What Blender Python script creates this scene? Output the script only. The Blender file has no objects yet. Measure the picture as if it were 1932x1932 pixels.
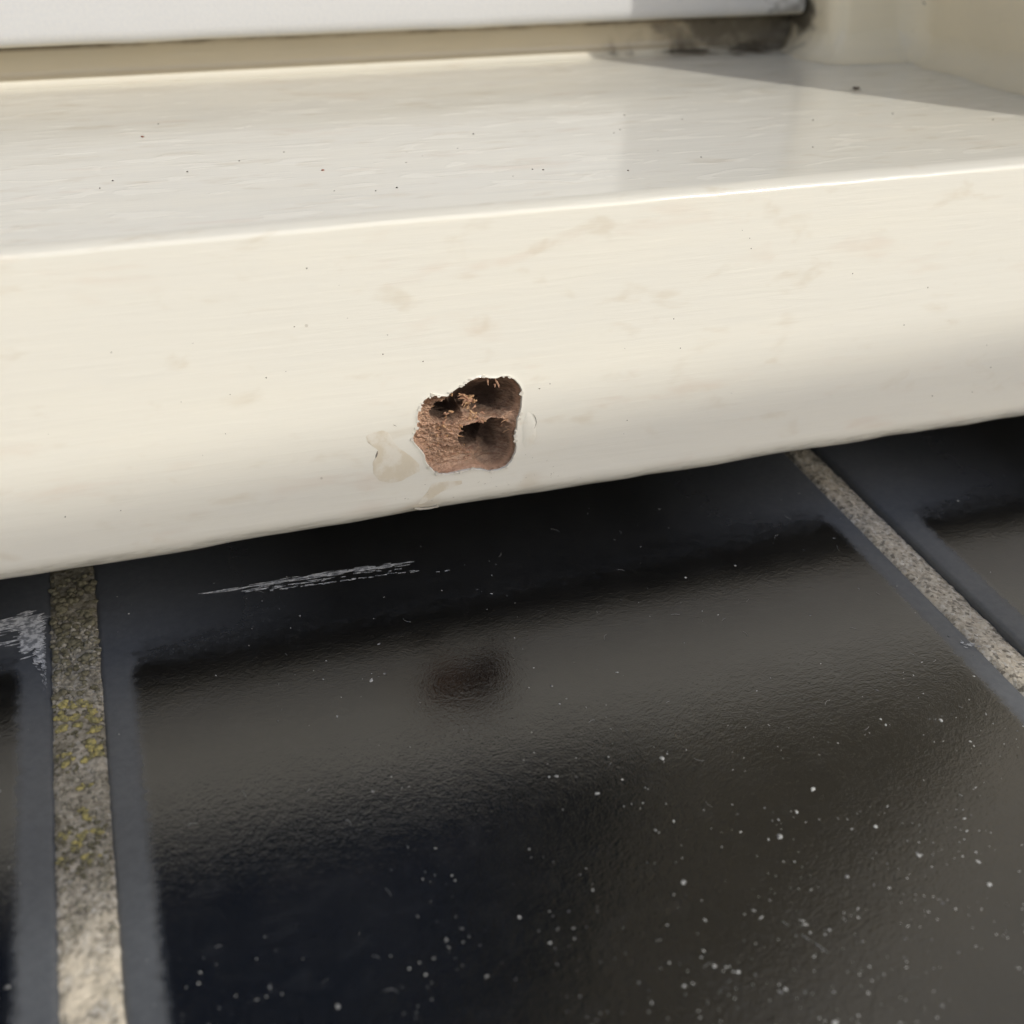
import bpy, bmesh, math, random
import numpy as np
from mathutils import Vector, Matrix

# ------------------------------------------------------------------ scene, camera, light
scene = bpy.context.scene
COL = scene.collection
MM = 0.001
rng = np.random.default_rng(7)
random.seed(7)

cam_data = bpy.data.cameras.new("camera")
cam = bpy.data.objects.new("camera", cam_data)
COL.objects.link(cam)
scene.camera = cam
right = Vector((0.94764856, -0.31720997, -0.03660669))
down = Vector((-0.15651209, -0.36150103, -0.91914143))
fwd = Vector((0.27832747, 0.87675244, -0.39222313))
m = Matrix.Identity(4)
for i, v in enumerate((right, -down, -fwd)):
    for j in range(3):
        m[j][i] = v[j]
cam.matrix_world = m                      # the phone is the origin; X along the sill, Y into the window, Z up
cam_data.sensor_width = 36.0
cam_data.lens = 2206.9 / 1932.0 * 36.0
cam_data.clip_start = 0.005
cam_data.clip_end = 400.0
cam_data.dof.use_dof = True
cam_data.dof.focus_distance = 0.226
cam_data.dof.aperture_fstop = 16.0
cam_data.dof.aperture_blades = 0

SUN_EL, SUN_AZ = math.radians(32.0), math.radians(144.9)
world = bpy.data.worlds.new("World")
scene.world = world
world.use_nodes = True
wt = world.node_tree
sky = wt.nodes.new("ShaderNodeTexSky")
sky.sky_type = 'NISHITA'
sky.sun_disc = False
sky.sun_elevation = SUN_EL
sky.sun_rotation = SUN_AZ
sky.air_density = 1.0
sky.dust_density = 1.6
sky.ozone_density = 1.0
wt.links.new(sky.outputs[0], wt.nodes['Background'].inputs[0])
wt.nodes['Background'].inputs[1].default_value = 0.15

sun_dir = Vector((math.sin(SUN_AZ) * math.cos(SUN_EL), math.cos(SUN_AZ) * math.cos(SUN_EL), math.sin(SUN_EL)))
sun_data = bpy.data.lights.new("sun", 'SUN')
sun_data.energy = 2.0
sun_data.angle = math.radians(0.53)
sun_data.color = (1.0, 0.97, 0.89)
sun = bpy.data.objects.new("sun", sun_data)
COL.objects.link(sun)
sun.rotation_euler = sun_dir.to_track_quat('Z', 'Y').to_euler()
sun.location = sun_dir * 20

scene.view_settings.view_transform = 'Standard'
scene.view_settings.look = 'None'
scene.view_settings.exposure = 0.0
scene.view_settings.gamma = 1.0
scene.view_settings.use_curve_mapping = False
scene.cycles.use_denoising = True
scene.cycles.max_bounces = 8

# ------------------------------------------------------------------ numpy noise
_perm = rng.random((64, 64, 64))


def vnoise(x, y, z=0.0):
    x, y = np.asarray(x, float), np.asarray(y, float)
    z = np.broadcast_to(np.asarray(z, float), x.shape)
    xi, yi, zi = np.floor(x).astype(int), np.floor(y).astype(int), np.floor(z).astype(int)
    fx, fy, fz = x - xi, y - yi, z - zi
    fx, fy, fz = [t * t * (3 - 2 * t) for t in (fx, fy, fz)]
    r = 0
    for a in (0, 1):
        for b in (0, 1):
            for c in (0, 1):
                w = (fx if a else 1 - fx) * (fy if b else 1 - fy) * (fz if c else 1 - fz)
                r = r + w * _perm[(xi + a) % 64, (yi + b) % 64, (zi + c) % 64]
    return r * 2 - 1


def fbm(x, y, z=0.0, o=4):
    r, a, f, t = 0, 1.0, 1.0, 0
    for k in range(o):
        r = r + a * vnoise(np.asarray(x) * f + 13.7 * k, np.asarray(y) * f + 5.1 * k, np.asarray(z) * f)
        t += a
        a *= .5
        f *= 2.03
    return r / t


def sstep(a, b, x):
    t = np.clip((x - a) / (b - a), 0, 1)
    return t * t * (3 - 2 * t)


# ------------------------------------------------------------------ object helpers
def tag(o, label=None, cat=None, group=None, kind=None):
    for k, v in (("label", label), ("category", cat), ("group", group), ("kind", kind)):
        if v:
            o[k] = v
    if cat and not kind:
        o['kind'] = 'thing'
    return o


def empty(name, loc):
    o = bpy.data.objects.new(name, None)
    COL.objects.link(o)
    o.location = Vector(loc) * MM
    o.empty_display_size = .01
    return o


def mesh_obj(name, verts, faces, mat, parent=None, smooth=True, loc=None, attrs=None):
    """verts in mm, world coordinates; origin moved to loc (or the centre of the mesh)."""
    v = np.asarray(verts, float)
    c = np.asarray(loc, float) if loc is not None else (v.max(0) + v.min(0)) / 2
    me = bpy.data.meshes.new(name)
    me.from_pydata(((v - c) * MM).tolist(), [], faces if isinstance(faces, list) else faces.tolist())
    me.polygons.foreach_set('use_smooth', [smooth] * len(me.polygons))
    if attrs:
        for k, a in attrs.items():
            at = me.attributes.new(k, 'FLOAT', 'POINT')
            at.data.foreach_set('value', np.asarray(a, np.float32))
    me.materials.append(mat)
    me.update()
    o = bpy.data.objects.new(name, me)
    COL.objects.link(o)
    if parent is not None:
        o.parent = parent
        p = parent.matrix_world.translation if parent.parent is None else None
        o.location = Vector(c * MM) - world_loc(parent)
    else:
        o.location = Vector(c * MM)
    return o


def world_loc(o):
    v = Vector((0, 0, 0))
    while o is not None:
        v += o.location
        o = o.parent
    return v


def grid_faces(nu, nv, off=0, wrap=False):
    f = []
    for i in range(nu - 1):
        for j in range(nv - 1 + (1 if wrap else 0)):
            k = (j + 1) % nv
            f.append((off + i * nv + j, off + (i + 1) * nv + j, off + (i + 1) * nv + k, off + i * nv + k))
    return f


def box(x0, x1, y0, y1, z0, z1, b=0.0):
    bm = bmesh.new()
    bmesh.ops.create_cube(bm, size=1)
    for v in bm.verts:
        v.co = Vector(((x0 + x1) / 2 + v.co.x * (x1 - x0), (y0 + y1) / 2 + v.co.y * (y1 - y0), (z0 + z1) / 2 + v.co.z * (z1 - z0)))
    if b:
        bmesh.ops.bevel(bm, geom=list(bm.edges), offset=b, segments=3, affect='EDGES', profile=.5)
    bm.verts.index_update()
    vs = [tuple(v.co) for v in bm.verts]
    fs = [tuple(v.index for v in f.verts) for f in bm.faces]
    bm.free()
    return vs, fs


# ------------------------------------------------------------------ material helpers
class Mat:
    def __init__(self, name):
        self.m = bpy.data.materials.new(name)
        self.m.use_nodes = True
        self.t = self.m.node_tree
        self.b = self.t.nodes['Principled BSDF']
        self.pos = self.n('ShaderNodeNewGeometry').outputs['Position']

    def n(self, kind, **kw):
        nd = self.t.nodes.new(kind)
        for k, v in kw.items():
            setattr(nd, k, v)
        return nd

    def link(self, a, b):
        self.t.links.new(a, b)

    def setin(self, sock, v):
        if isinstance(v, bpy.types.NodeSocket):
            self.link(v, sock)
        elif isinstance(v, tuple) and len(v) == 3 and sock.type == 'RGBA':
            sock.default_value = (*v, 1)
        else:
            sock.default_value = v

    def mapping(self, scale, loc=(0, 0, 0), rot=(0, 0, 0), vec=None):
        nd = self.n('ShaderNodeMapping')
        self.link(vec or self.pos, nd.inputs[0])
        nd.inputs['Scale'].default_value = scale
        nd.inputs['Location'].default_value = loc
        nd.inputs['Rotation'].default_value = rot
        return nd.outputs[0]

    def noise(self, scale, detail=4, rough=.55, loc=(0, 0, 0), dist=0.0, rot=(0, 0, 0)):
        sc = scale if isinstance(scale, tuple) else (scale,) * 3
        nd = self.n('ShaderNodeTexNoise')
        self.link(self.mapping(sc, loc, rot), nd.inputs['Vector'])
        nd.inputs['Scale'].default_value = 1
        nd.inputs['Detail'].default_value = detail
        nd.inputs['Roughness'].default_value = rough
        nd.inputs['Distortion'].default_value = dist
        return nd.outputs[0]

    def vor(self, scale, feature='F1', loc=(0, 0, 0), rand=1.0):
        sc = scale if isinstance(scale, tuple) else (scale,) * 3
        nd = self.n('ShaderNodeTexVoronoi', feature=feature)
        self.link(self.mapping(sc, loc), nd.inputs['Vector'])
        nd.inputs['Scale'].default_value = 1
        nd.inputs['Randomness'].default_value = rand
        return nd

    def ramp(self, v, a, b, lo=0.0, hi=1.0, smooth=True):
        nd = self.n('ShaderNodeMapRange', interpolation_type='SMOOTHSTEP' if smooth else 'LINEAR')
        self.setin(nd.inputs[0], v)
        nd.inputs[1].default_value, nd.inputs[2].default_value = a, b
        nd.inputs[3].default_value, nd.inputs[4].default_value = lo, hi
        return nd.outputs[0]

    def math(self, op, a, b=0.0, c=0.0):
        nd = self.n('ShaderNodeMath', operation=op)
        for s, v in zip(nd.inputs, (a, b, c)):
            self.setin(s, v)
        return nd.outputs[0]

    def mix(self, f, a, b):
        nd = self.n('ShaderNodeMix', data_type='RGBA')
        self.setin(nd.inputs[0], f)
        self.setin(nd.inputs[6], a)
        self.setin(nd.inputs[7], b)
        return nd.outputs[2]

    def bump(self, h, dist, strength=1.0, prev=None):
        nd = self.n('ShaderNodeBump')
        nd.inputs['Strength'].default_value = strength
        nd.inputs['Distance'].default_value = dist
        self.link(h, nd.inputs['Height'])
        if prev is not None:
            self.link(prev, nd.inputs['Normal'])
        return nd.outputs[0]

    def sep(self):
        nd = self.n('ShaderNodeSeparateXYZ')
        self.link(self.pos, nd.inputs[0])
        return nd.outputs

    def attr(self, name):
        nd = self.n('ShaderNodeAttribute')
        nd.attribute_name = name
        return nd.outputs['Fac']

    def near(self, c, r):
        """1 at world point c (mm), 0 beyond the radii r (mm)."""
        loc = tuple(-a / b for a, b in zip(c, r))
        nd = self.n('ShaderNodeVectorMath', operation='LENGTH')
        self.link(self.mapping(tuple(1000.0 / b for b in r), loc), nd.inputs[0])
        return self.ramp(nd.outputs['Value'], 1.0, 0.0)

    def set(self, **kw):
        names = dict(col='Base Color', rough='Roughness', nrm='Normal', ior='IOR', spec='Specular IOR Level', metal='Metallic',
                     trans='Transmission Weight', coat='Coat Weight', coat_rough='Coat Roughness')
        for k, v in kw.items():
            self.setin(self.b.inputs[names[k]], v)
        return self.m


def paint_material(name, base, tint, dirty=True, mould=False):
    M = Mat(name)
    big = M.noise((14, 60, 60), 4, .6)
    c = M.mix(M.ramp(big, .35, .7), base, tint)
    xyz = M.sep()
    flat = M.math('MULTIPLY', M.ramp(xyz[1], .2095, .2120), M.ramp(xyz[1], .3400, .3370))
    flat = M.math('MULTIPLY', flat, 1.0 if dirty else 0.0)   # the sloping top of the rail
    # brush streaks drawn along the rail: strong on the top, faint on the front
    streak = M.noise((55, 420, 900), 4, .6, dist=.4)
    amt = M.ramp(flat, 0, 1, .07, .20, smooth=False)
    c = M.mix(M.math('MULTIPLY', M.ramp(streak, .5, .68), amt), c, tuple(min(1, v * 1.10) for v in base))
    streak2 = M.noise((30, 210, 640), 3, .55, (3, 7, 1))
    c = M.mix(M.math('MULTIPLY', M.ramp(streak2, .50, .68), M.ramp(flat, 0, 1, .06, .16, smooth=False)), c, tuple(v * w for v, w in zip(base, (.80, .80, .815))))
    # thicker touched-up dabs on the top
    dab = M.noise((75, 240, 240), 2, .45, (9, 4, 2), .6)
    dabm = M.math('MULTIPLY', M.ramp(dab, .585, .64), flat)
    c = M.mix(M.math('MULTIPLY', dabm, .75), c, tuple(min(1, v * 1.10) for v in base))
    if dirty:
        blot = M.noise((75, 190, 170), 3, .55, (11, 2, 5), .3)
        c = M.mix(M.ramp(blot, .56, .74, 0, .34), c, (.58, .49, .36))
        pk = M.noise((42, 140, 140), 3, .55, (1, 21, 9), .3)
        c = M.mix(M.ramp(pk, .58, .76, 0, .26), c, (.64, .49, .38))
        v = M.vor(95, loc=(.3, .1, .7))
        sel = M.n('ShaderNodeSeparateColor')
        M.link(v.outputs['Color'], sel.inputs[0])
        dot = M.math('MULTIPLY', M.ramp(v.outputs['Distance'], .035, .02), M.ramp(sel.outputs[0], .80, .82))
        c = M.mix(M.math('MULTIPLY', dot, .35), c, (.22, .17, .12))
    if dirty:
        gr = M.math('MULTIPLY', M.ramp(xyz[2], -.0866, -.0884), M.ramp(M.noise((120, 500, 700), 4, .65, (8, 8, 1)), .42, .66, .05, .5))
        c = M.mix(M.math('MULTIPLY', gr, M.ramp(xyz[2], -.095, -.0905)), c, (.36, .33, .27))
    if mould:
        n1 = M.noise(120, 4, .5, dist=.5)
        n2 = M.noise(380, 4, .6, (4, 4, 4))
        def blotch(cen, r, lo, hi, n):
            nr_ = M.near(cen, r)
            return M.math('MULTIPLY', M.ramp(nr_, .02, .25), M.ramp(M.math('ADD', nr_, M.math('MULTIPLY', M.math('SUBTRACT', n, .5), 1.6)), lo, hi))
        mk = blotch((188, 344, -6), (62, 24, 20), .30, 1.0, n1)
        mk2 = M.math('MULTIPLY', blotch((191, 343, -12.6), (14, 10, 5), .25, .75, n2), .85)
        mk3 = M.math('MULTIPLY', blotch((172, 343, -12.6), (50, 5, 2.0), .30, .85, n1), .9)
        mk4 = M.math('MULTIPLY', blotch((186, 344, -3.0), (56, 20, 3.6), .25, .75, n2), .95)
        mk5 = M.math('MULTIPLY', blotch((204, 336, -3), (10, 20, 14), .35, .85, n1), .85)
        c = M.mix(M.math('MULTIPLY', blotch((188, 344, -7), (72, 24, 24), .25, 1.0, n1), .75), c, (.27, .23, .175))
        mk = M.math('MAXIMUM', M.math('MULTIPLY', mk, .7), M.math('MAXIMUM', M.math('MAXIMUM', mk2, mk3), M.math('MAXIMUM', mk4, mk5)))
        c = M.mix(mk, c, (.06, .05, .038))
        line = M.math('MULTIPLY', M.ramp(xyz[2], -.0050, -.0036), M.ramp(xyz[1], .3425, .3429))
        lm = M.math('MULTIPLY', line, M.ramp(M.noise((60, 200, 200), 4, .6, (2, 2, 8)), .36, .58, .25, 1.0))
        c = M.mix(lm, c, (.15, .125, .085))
    fine = M.noise((160, 1900, 1900), 3, .6)
    nr = M.bump(streak, .00022, .30)
    nr = M.bump(dabm, .00006, .5, nr)
    nr = M.bump(fine, .00005, .25, nr)
    rgh = M.ramp(streak2, .35, .7, .10, .19)
    M.set(col=c, rough=rgh, nrm=nr, ior=1.5)
    return M.m


M_PAINT = paint_material("cream_paint", (.765, .738, .66), (.79, .757, .665), True, True)
M_JAMB = paint_material("cream_paint_jamb", (.84, .765, .60), (.85, .77, .60), False, True)
M_UP = paint_material("shaded_rebate_paint", (.48, .425, .325), (.51, .45, .34), False, True)  # shade under the white rail put into a darker tan base colour


def simple(name, col, rough=.5, col2=None, sc=400, lo=.4, hi=.6, bump=0.0, bsc=900, spec=.5, ior=1.5):
    M = Mat(name)
    c = col
    if col2:
        c = M.mix(M.ramp(M.noise(sc, 4, .6), lo, hi), col, col2)
    kw = dict(col=c, rough=rough, spec=spec, ior=ior)
    if bump:
        kw['nrm'] = M.bump(M.noise(bsc, 4, .6), bump, .8)
    return M.set(**kw)


def white_bar_material():
    M = Mat("white_sash_paint")
    g = M.noise(1200, 4, .7)
    c = M.mix(M.ramp(g, .3, .7), (.55, .555, .565), (.59, .587, .58))
    n1 = M.noise(150, 4, .55, dist=.5)
    mk = M.math('MULTIPLY', M.near((198, 329, 2), (26, 16, 12)), M.ramp(n1, .42, .62))
    c = M.mix(M.math('MULTIPLY', mk, .8), c, (.07, .06, .05))
    z = M.sep()[2]
    edge = M.ramp(z, -.0022, -.0036, 0, 1)
    c = M.mix(M.math('MULTIPLY', edge, M.ramp(M.noise((90, 300, 300), 3), .35, .55, .35, .8)), c, (.58, .52, .38))
    return M.set(col=c, rough=.38, nrm=M.bump(M.noise(900, 3, .6), .00012, .5))


M_BAR = white_bar_material()
M_SASH = simple("dark_sash_for_reflection", (.012, .022, .017), .3)  # made-up dark green for the unseen sash, keeps the tile reflection dark
M_GLASS = Mat("window_glass").set(col=(1, 1, 1), rough=0.0, trans=1.0, ior=1.5)
M_ROOM = simple("room_paint", (.05, .048, .045), .9)
M_FLAKE = simple("paint_flake", (.74, .70, .62), .45, (.62, .58, .50), 900)
M_STAIN = simple("filler_smear", (.67, .60, .475), .28, (.745, .70, .605), 260, .40, .60, bump=.00004)
M_BLISTER = simple("paint_blister", (.70, .665, .60), .25, (.74, .70, .63), 500)
M_CRACK = simple("crack_dirt", (.14, .12, .095), .8, (.32, .28, .22), 1500)
M_GRIT = simple("dark_grit", (.045, .035, .03), .8, (.10, .07, .05), 2000)
M_CRUMB = simple("rust_crumb", (.28, .09, .045), .8, (.16, .06, .04), 3000)
M_SPECK = simple("pale_speck", (.46, .46, .44), .7, (.075, .075, .078), 420, .44, .62)
M_SMEAR = simple("dried_paint_smear", (.56, .57, .58), .5, (.20, .21, .225), 900, .40, .62, bump=.00005)
M_SPLINTER = simple("pale_splinter", (.52, .33, .18), .8, (.40, .22, .12), 2500, bump=.0001, bsc=4000)


M_SPLINTER2 = simple("red_splinter", (.50, .31, .20), .85, (.34, .17, .11), 2500, bump=.0001, bsc=4000)


def wood_material():
    M = Mat("exposed_wood")
    fib = M.noise((420, 420, 2300), 6, .7, dist=1.2, rot=(0, .5, 0))
    c = M.mix(M.ramp(fib, .36, .62), (.52, .29, .19), (.95, .66, .47))
    pale = M.noise((900, 900, 2600), 5, .7, (7, 1, 3), 1.0)
    c = M.mix(M.ramp(pale, .58, .72, 0, .75), c, (.70, .50, .34))
    grey = M.noise((330, 330, 500), 4, .65, (2, 9, 4))
    c = M.mix(M.ramp(grey, .52, .70, 0, .35), c, (.42, .37, .33))
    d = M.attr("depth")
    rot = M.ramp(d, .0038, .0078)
    c = M.mix(M.math('MULTIPLY', rot, .86), c, (.050, .034, .026))      # dark brown rot, with the shade of deep hollows put into its colour
    c = M.mix(M.math('MULTIPLY', M.attr('hollow_shade'), M.ramp(grey, .30, .62, .82, .45)), c, (.095, .060, .045))  # shade inside the bored hollows painted as darker brown
    rr = M.attr("rawedge")
    c = M.mix(M.math('MULTIPLY', rr, .8), c, (.80, .50, .34))
    nr = M.bump(fib, .0009, 1.0)
    nr = M.bump(pale, .0005, .8, nr)
    return M.set(col=c, rough=.82, nrm=nr, spec=.25)


M_WOOD = wood_material()


def glaze_material():
    M = Mat("black_glaze")
    rim = M.attr("rim")                                                # 1 on the matt worn border of the tile
    st = M.noise((260, 700, 700), 4, .6, dist=.5)
    st2 = M.noise(700, 4, .65, (5, 5, 5))
    e = M.math('ADD', rim, M.math('MULTIPLY', M.math('SUBTRACT', M.math('MULTIPLY', M.math('ADD', st, st2), .5), .5), .75))
    k = M.math('MULTIPLY', M.ramp(e, .15, .85), M.attr('rimamt'))
    cloud = M.noise(60, 4, .6, (3, 1, 2))
    film = M.noise((150, 260, 260), 5, .7, (6, 1, 2), .6)
    dust = M.noise(2600, 3, .7, (1, 2, 3))
    c0 = M.mix(M.ramp(cloud, .35, .7), (.0016, .0017, .0021), (.0042, .0041, .0043))
    c0 = M.mix(M.ramp(dust, .58, .76, 0, .55), c0, (.05, .05, .055))
    c0 = M.mix(M.ramp(film, .50, .75, 0, .22), c0, (.030, .031, .033))
    c1 = M.mix(M.ramp(st2, .3, .7), (.052, .058, .068), (.070, .076, .086))
    c1 = M.mix(M.ramp(dust, .60, .80, 0, .5), c1, (.11, .12, .13))
    c = M.mix(k, c0, c1)
    rg = M.math('ADD', M.ramp(k, 0, 1, .10, .52), M.ramp(M.noise(130, 4, .6), .35, .7, -.02, .06))
    peel = M.noise(800, 3, .55, (2, 3, 4))
    pit = M.noise(2600, 2, .6, (8, 3, 4))
    nr = M.bump(peel, .00011, .35)
    nr = M.bump(pit, .00005, .65, nr)
    return M.set(col=c, rough=rg, nrm=nr, ior=1.78)


M_GLAZE = glaze_material()


def mortar_material():
    M = Mat("grey_mortar")
    g = M.noise(900, 5, .7)
    g2 = M.noise(240, 4, .6, (3, 3, 3))
    c = M.mix(M.ramp(g, .35, .65), (.27, .24, .195), (.50, .46, .39))
    c = M.mix(M.ramp(g2, .45, .68, 0, .6), c, (.52, .46, .37))
    v = M.vor(1500)
    sc = M.n('ShaderNodeSeparateColor')
    M.link(v.outputs['Color'], sc.inputs[0])
    c = M.mix(M.ramp(sc.outputs[0], .72, .9, 0, .7), c, (.10, .09, .075))
    c = M.mix(M.ramp(sc.outputs[1], .84, .95, 0, .6), c, (.58, .55, .50))
    c = M.mix(M.math('MULTIPLY', M.attr('sunlit'), M.ramp(g2, .36, .58, .05, .9)), c, (.70, .62, .49))  # sunlight on the front of the joint put into a paler colour
    al = M.attr("algae")
    c = M.mix(M.math('MULTIPLY', al, .75), c, (.085, .078, .045))
    nr = M.bump(g, .0005, .9)
    return M.set(col=c, rough=.95, nrm=nr, spec=.2)


M_MORTAR = mortar_material()
M_LICHEN_Y = simple("yellow_lichen", (.42, .36, .14), .9, (.20, .185, .10), 1100, .38, .60, bump=.0002, bsc=3500, spec=.2)
M_LICHEN_G = simple("grey_green_lichen", (.10, .092, .060), .95, (.18, .165, .115), 1200, bump=.0002, bsc=3500, spec=.2)
M_LICHEN_P = simple("pale_grey_lichen", (.34, .315, .26), .95, (.19, .175, .135), 700, bump=.0002, bsc=3500, spec=.2)

# ------------------------------------------------------------------ ground and masonry (setting outside the close-up)
M_PAVE = simple("ground_paving", (.46, .42, .36), .9, (.38, .35, .30), 9, bump=.004, bsc=60)
g = 60000
tag(mesh_obj("ground", [(-g, -g, -1150), (g, -g, -1150), (g, g, -1150), (-g, g, -1150)], [(0, 1, 2, 3)], M_PAVE, smooth=False), kind="structure")


def brick_material():
    M = Mat("brick")
    nd = M.n('ShaderNodeTexBrick')
    mp = M.n('ShaderNodeMapping')
    M.link(M.pos, mp.inputs[0])
    mp.inputs['Rotation'].default_value = (math.radians(-90), 0, 0)
    M.link(mp.outputs[0], nd.inputs['Vector'])
    nd.inputs['Scale'].default_value = 1
    nd.inputs['Brick Width'].default_value = .21
    nd.inputs['Row Height'].default_value = .0625
    nd.inputs['Mortar Size'].default_value = .006
    nd.inputs['Color1'].default_value = (.48, .42, .34, 1)
    nd.inputs['Color2'].default_value = (.42, .36, .28, 1)
    nd.inputs['Mortar'].default_value = (.5, .48, .43, 1)
    return M.set(col=nd.outputs[0], rough=.9, nrm=M.bump(nd.outputs[1], .004, .5))


M_BRICK = brick_material()
M_RENDER = simple("pale_wall_render", (.72, .69, .62), .9, (.66, .63, .56), 6, bump=.001, bsc=300)
v, f = box(-1400, 1200, 112, 330, -1150, -152)
house = tag(mesh_obj("house_wall", v, f, M_BRICK, smooth=False), "brick wall carrying the black tiled window sill", "wall")
for (x0, x1, z0, z1) in ((330.5, 1600, -140, 1700), (-1700, -701, -140, 1700), (-701, 330.5, 1262, 1700)):
    v, f = box(x0, x1, 207, 400, z0, z1)
    mesh_obj("rendered_pier", v, f, M_RENDER, house, smooth=False)
v, f = box(-2000, -1750, -3200, 206, -1150, 1700)  # added unseen wall, reflects sunlight onto the shaded jamb
tag(mesh_obj("bounce_wall", v, f, M_RENDER, smooth=False), "added unseen pale wall that bounces sunlight onto the jamb", "wall")
# dark room behind the glass
rx0, rx1, ry0, ry1, rz0, rz1 = -1500, 1200, 420, 3400, -500, 1900
rv = [(x, y, z) for x in (rx0, rx1) for y in (ry0, ry1) for z in (rz0, rz1)]
tag(mesh_obj("room_wall", rv, [(0, 1, 3, 2), (4, 6, 7, 5), (2, 3, 7, 6), (0, 2, 6, 4), (1, 5, 7, 3)], M_ROOM, smooth=False), kind="structure")

# added unseen beam on posts, placed to shade the lower rail face and tiles
px, pz = (.607, .795), (-.795, .607)
cy, cz = .607 * 29.6 + pz[0] * 1100, .795 * 29.6 + pz[1] * 1100
M_BEAM = simple("shade_caster_timber", (.20, .13, .08), .8, (.13, .08, .05), 40)
caster = tag(empty("shade_caster", (400, cy, -1150)), "added unseen timber beam that casts the shadow band on rail and tiles", "shade_caster")
v, f = box(-2200, 3200, cy - 25, cy + 25, cz - 25, cz + 25, 2)
v = [(x, y, z + .035 * (x - 672)) for (x, y, z) in v]           # tilted so its shadow edge climbs to the right
mesh_obj("beam", v, f, M_BEAM, caster, smooth=False)
for xx in (-2100, 3100):
    v, f = box(xx - 45, xx + 45, cy - 45, cy + 45, -1150, cz - 28 + .035 * (xx - 717), 2)
    mesh_obj("post", v, f, M_BEAM, caster, smooth=False)

# ------------------------------------------------------------------ window frame: sill rail, jambs, head
YF = 205.4
frame = tag(empty("window", (57, YF, -90)), "cream painted wooden window with a rotten hole in the front of its sill rail", "window")

T8 = math.tan(math.radians(8))
top_z = lambda y: -32.191 + T8 * (y - YF)

prof = [(300, -90.0), (262, -90.0), (230, -90.0), (212, -90.0)]
prof += [(209.4 - 4 * math.sin(a), -86 - 4 * math.cos(a)) for a in np.linspace(0, math.pi / 2, 9)]
iz0 = len(prof) - 1
prof += [(YF, z) for z in np.linspace(-85.5, -60, 12)]
r0, r1 = iz0 + 1, len(prof) - 1                     # rows bounding the hole patch
prof += [(YF, z) for z in np.linspace(-57, -34.6, 9)]
prof += [(206.5 + 1.1 * math.cos(a), -33.75 + 1.1 * math.sin(a)) for a in np.radians(np.linspace(180, 118, 9))]
prof += [(211.148 + 11 * math.cos(a), -42.491 + 11 * math.sin(a)) for a in np.radians(np.linspace(115, 98, 9))]
y_end, rf = 343.0, 4.2
prof += [(y, top_z(y)) for y in np.linspace(211.1, 336.5, 46)]
# fillet: circle tangent to sloping top and the vertical upstand
fy = y_end - rf
fz = top_z(fy) + rf / math.cos(math.radians(8))
prof += [(fy + rf * math.cos(a), fz + rf * math.sin(a)) for a in np.linspace(math.radians(-90 + 8), 0, 9)]
prof = np.array(prof)

PX0, PX1, PZ0, PZ1 = 43.0, 72.0, -85.5, -60.0
xs = np.concatenate([np.linspace(-640, -90, 24), np.arange(-85, 43, 2.0), np.array([PX0]), np.arange(44.45, 72, 1.45)[:18],
                     np.array([PX1]), np.arange(74, 262, 2.0), np.linspace(264, 330, 12)])
xs = np.unique(np.round(xs, 3))
ia, ib = int(np.argmin(abs(xs - PX0))), int(np.argmin(abs(xs - PX1)))
nX, nP = len(xs), len(prof)
V = np.zeros((nX, nP, 3))
V[:, :, 0] = xs[:, None]
V[:, :, 1] = prof[None, :, 0]
V[:, :, 2] = prof[None, :, 1]
# hand-made unevenness: wavy lower arris, softly worn top arris
wave = fbm(xs / 16.0, xs * 0 + 3.3, 0, 3) * .38 + fbm(xs / 60.0, xs * 0 + 8.3, 0, 2) * .45
low = np.clip((-86.2 - prof[:, 1]) / 3.5, 0, 1)
V[:, :, 2] += wave[:, None] * low[None, :]
V[:, :, 1] += wave[:, None] * low[None, :] * .5
arris = (prof[:, 1] > -33.9) & (prof[:, 0] < 206.2)
w2 = fbm(xs / 6.0, xs * 0 + 1.3, 2.2, 3) * .16 + fbm(xs / 70.0, xs * 0 + 6.3, 2.2, 2) * .22
V[:, :, 2] += w2[:, None] * arris[None, :]
# face and top slightly uneven
tp = (prof[:, 0] > 209) & (prof[:, 0] < 340) & (prof[:, 1] > -40)
V[:, :, 2] += np.where(tp[None, :], fbm(V[:, :, 0] / 34, V[:, :, 1] / 7, 0, 3) * .10, 0)
faces = []
for i in range(nX - 1):
    for j in range(nP - 1):
        if ia <= i < ib and r0 <= j < r1:
            continue
        faces.append((i * nP + j, (i + 1) * nP + j, (i + 1) * nP + j + 1, i * nP + j + 1))
sv = V.reshape(-1, 3)

# ---- the hole: polar patch fitted into the gap in the face
OUT = [(46.04, -73.59), (46.23, -72.91), (46.83, -72.15), (47.17, -70.24), (47.42, -68.6), (47.99, -67.29), (48.89, -66.16), (49.87, -65.74), (50.98, -65.62), (52.33, -65.94), (53.42, -66.08), (53.72, -65.71), (54.87, -65.03), (56.57, -64.29), (58.0, -63.64), (59.13, -63.24), (60.52, -63.28), (62.05, -63.68), (63.03, -63.81), (64.31, -63.56), (65.43, -63.7), (66.68, -64.49), (67.64, -65.6), (68.16, -66.94), (68.18, -68.35), (67.97, -70.32), (67.56, -71.7), (67.02, -72.63), (66.88, -74.34), (66.56, -75.31), (66.51, -76.61), (66.59, -78.23), (66.41, -79.38), (65.62, -80.88), (64.55, -82.05), (63.08, -82.41), (60.9, -82.44), (59.19, -81.8), (57.63, -81.41), (56.05, -81.46), (54.19, -81.6), (52.48, -81.7), (50.8, -81.43), (49.72, -80.75), (49.08, -79.78), (48.2, -78.34), (48.14, -77.18), (47.65, -76.25), (46.89, -75.28), (46.26, -74.33)]
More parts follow.
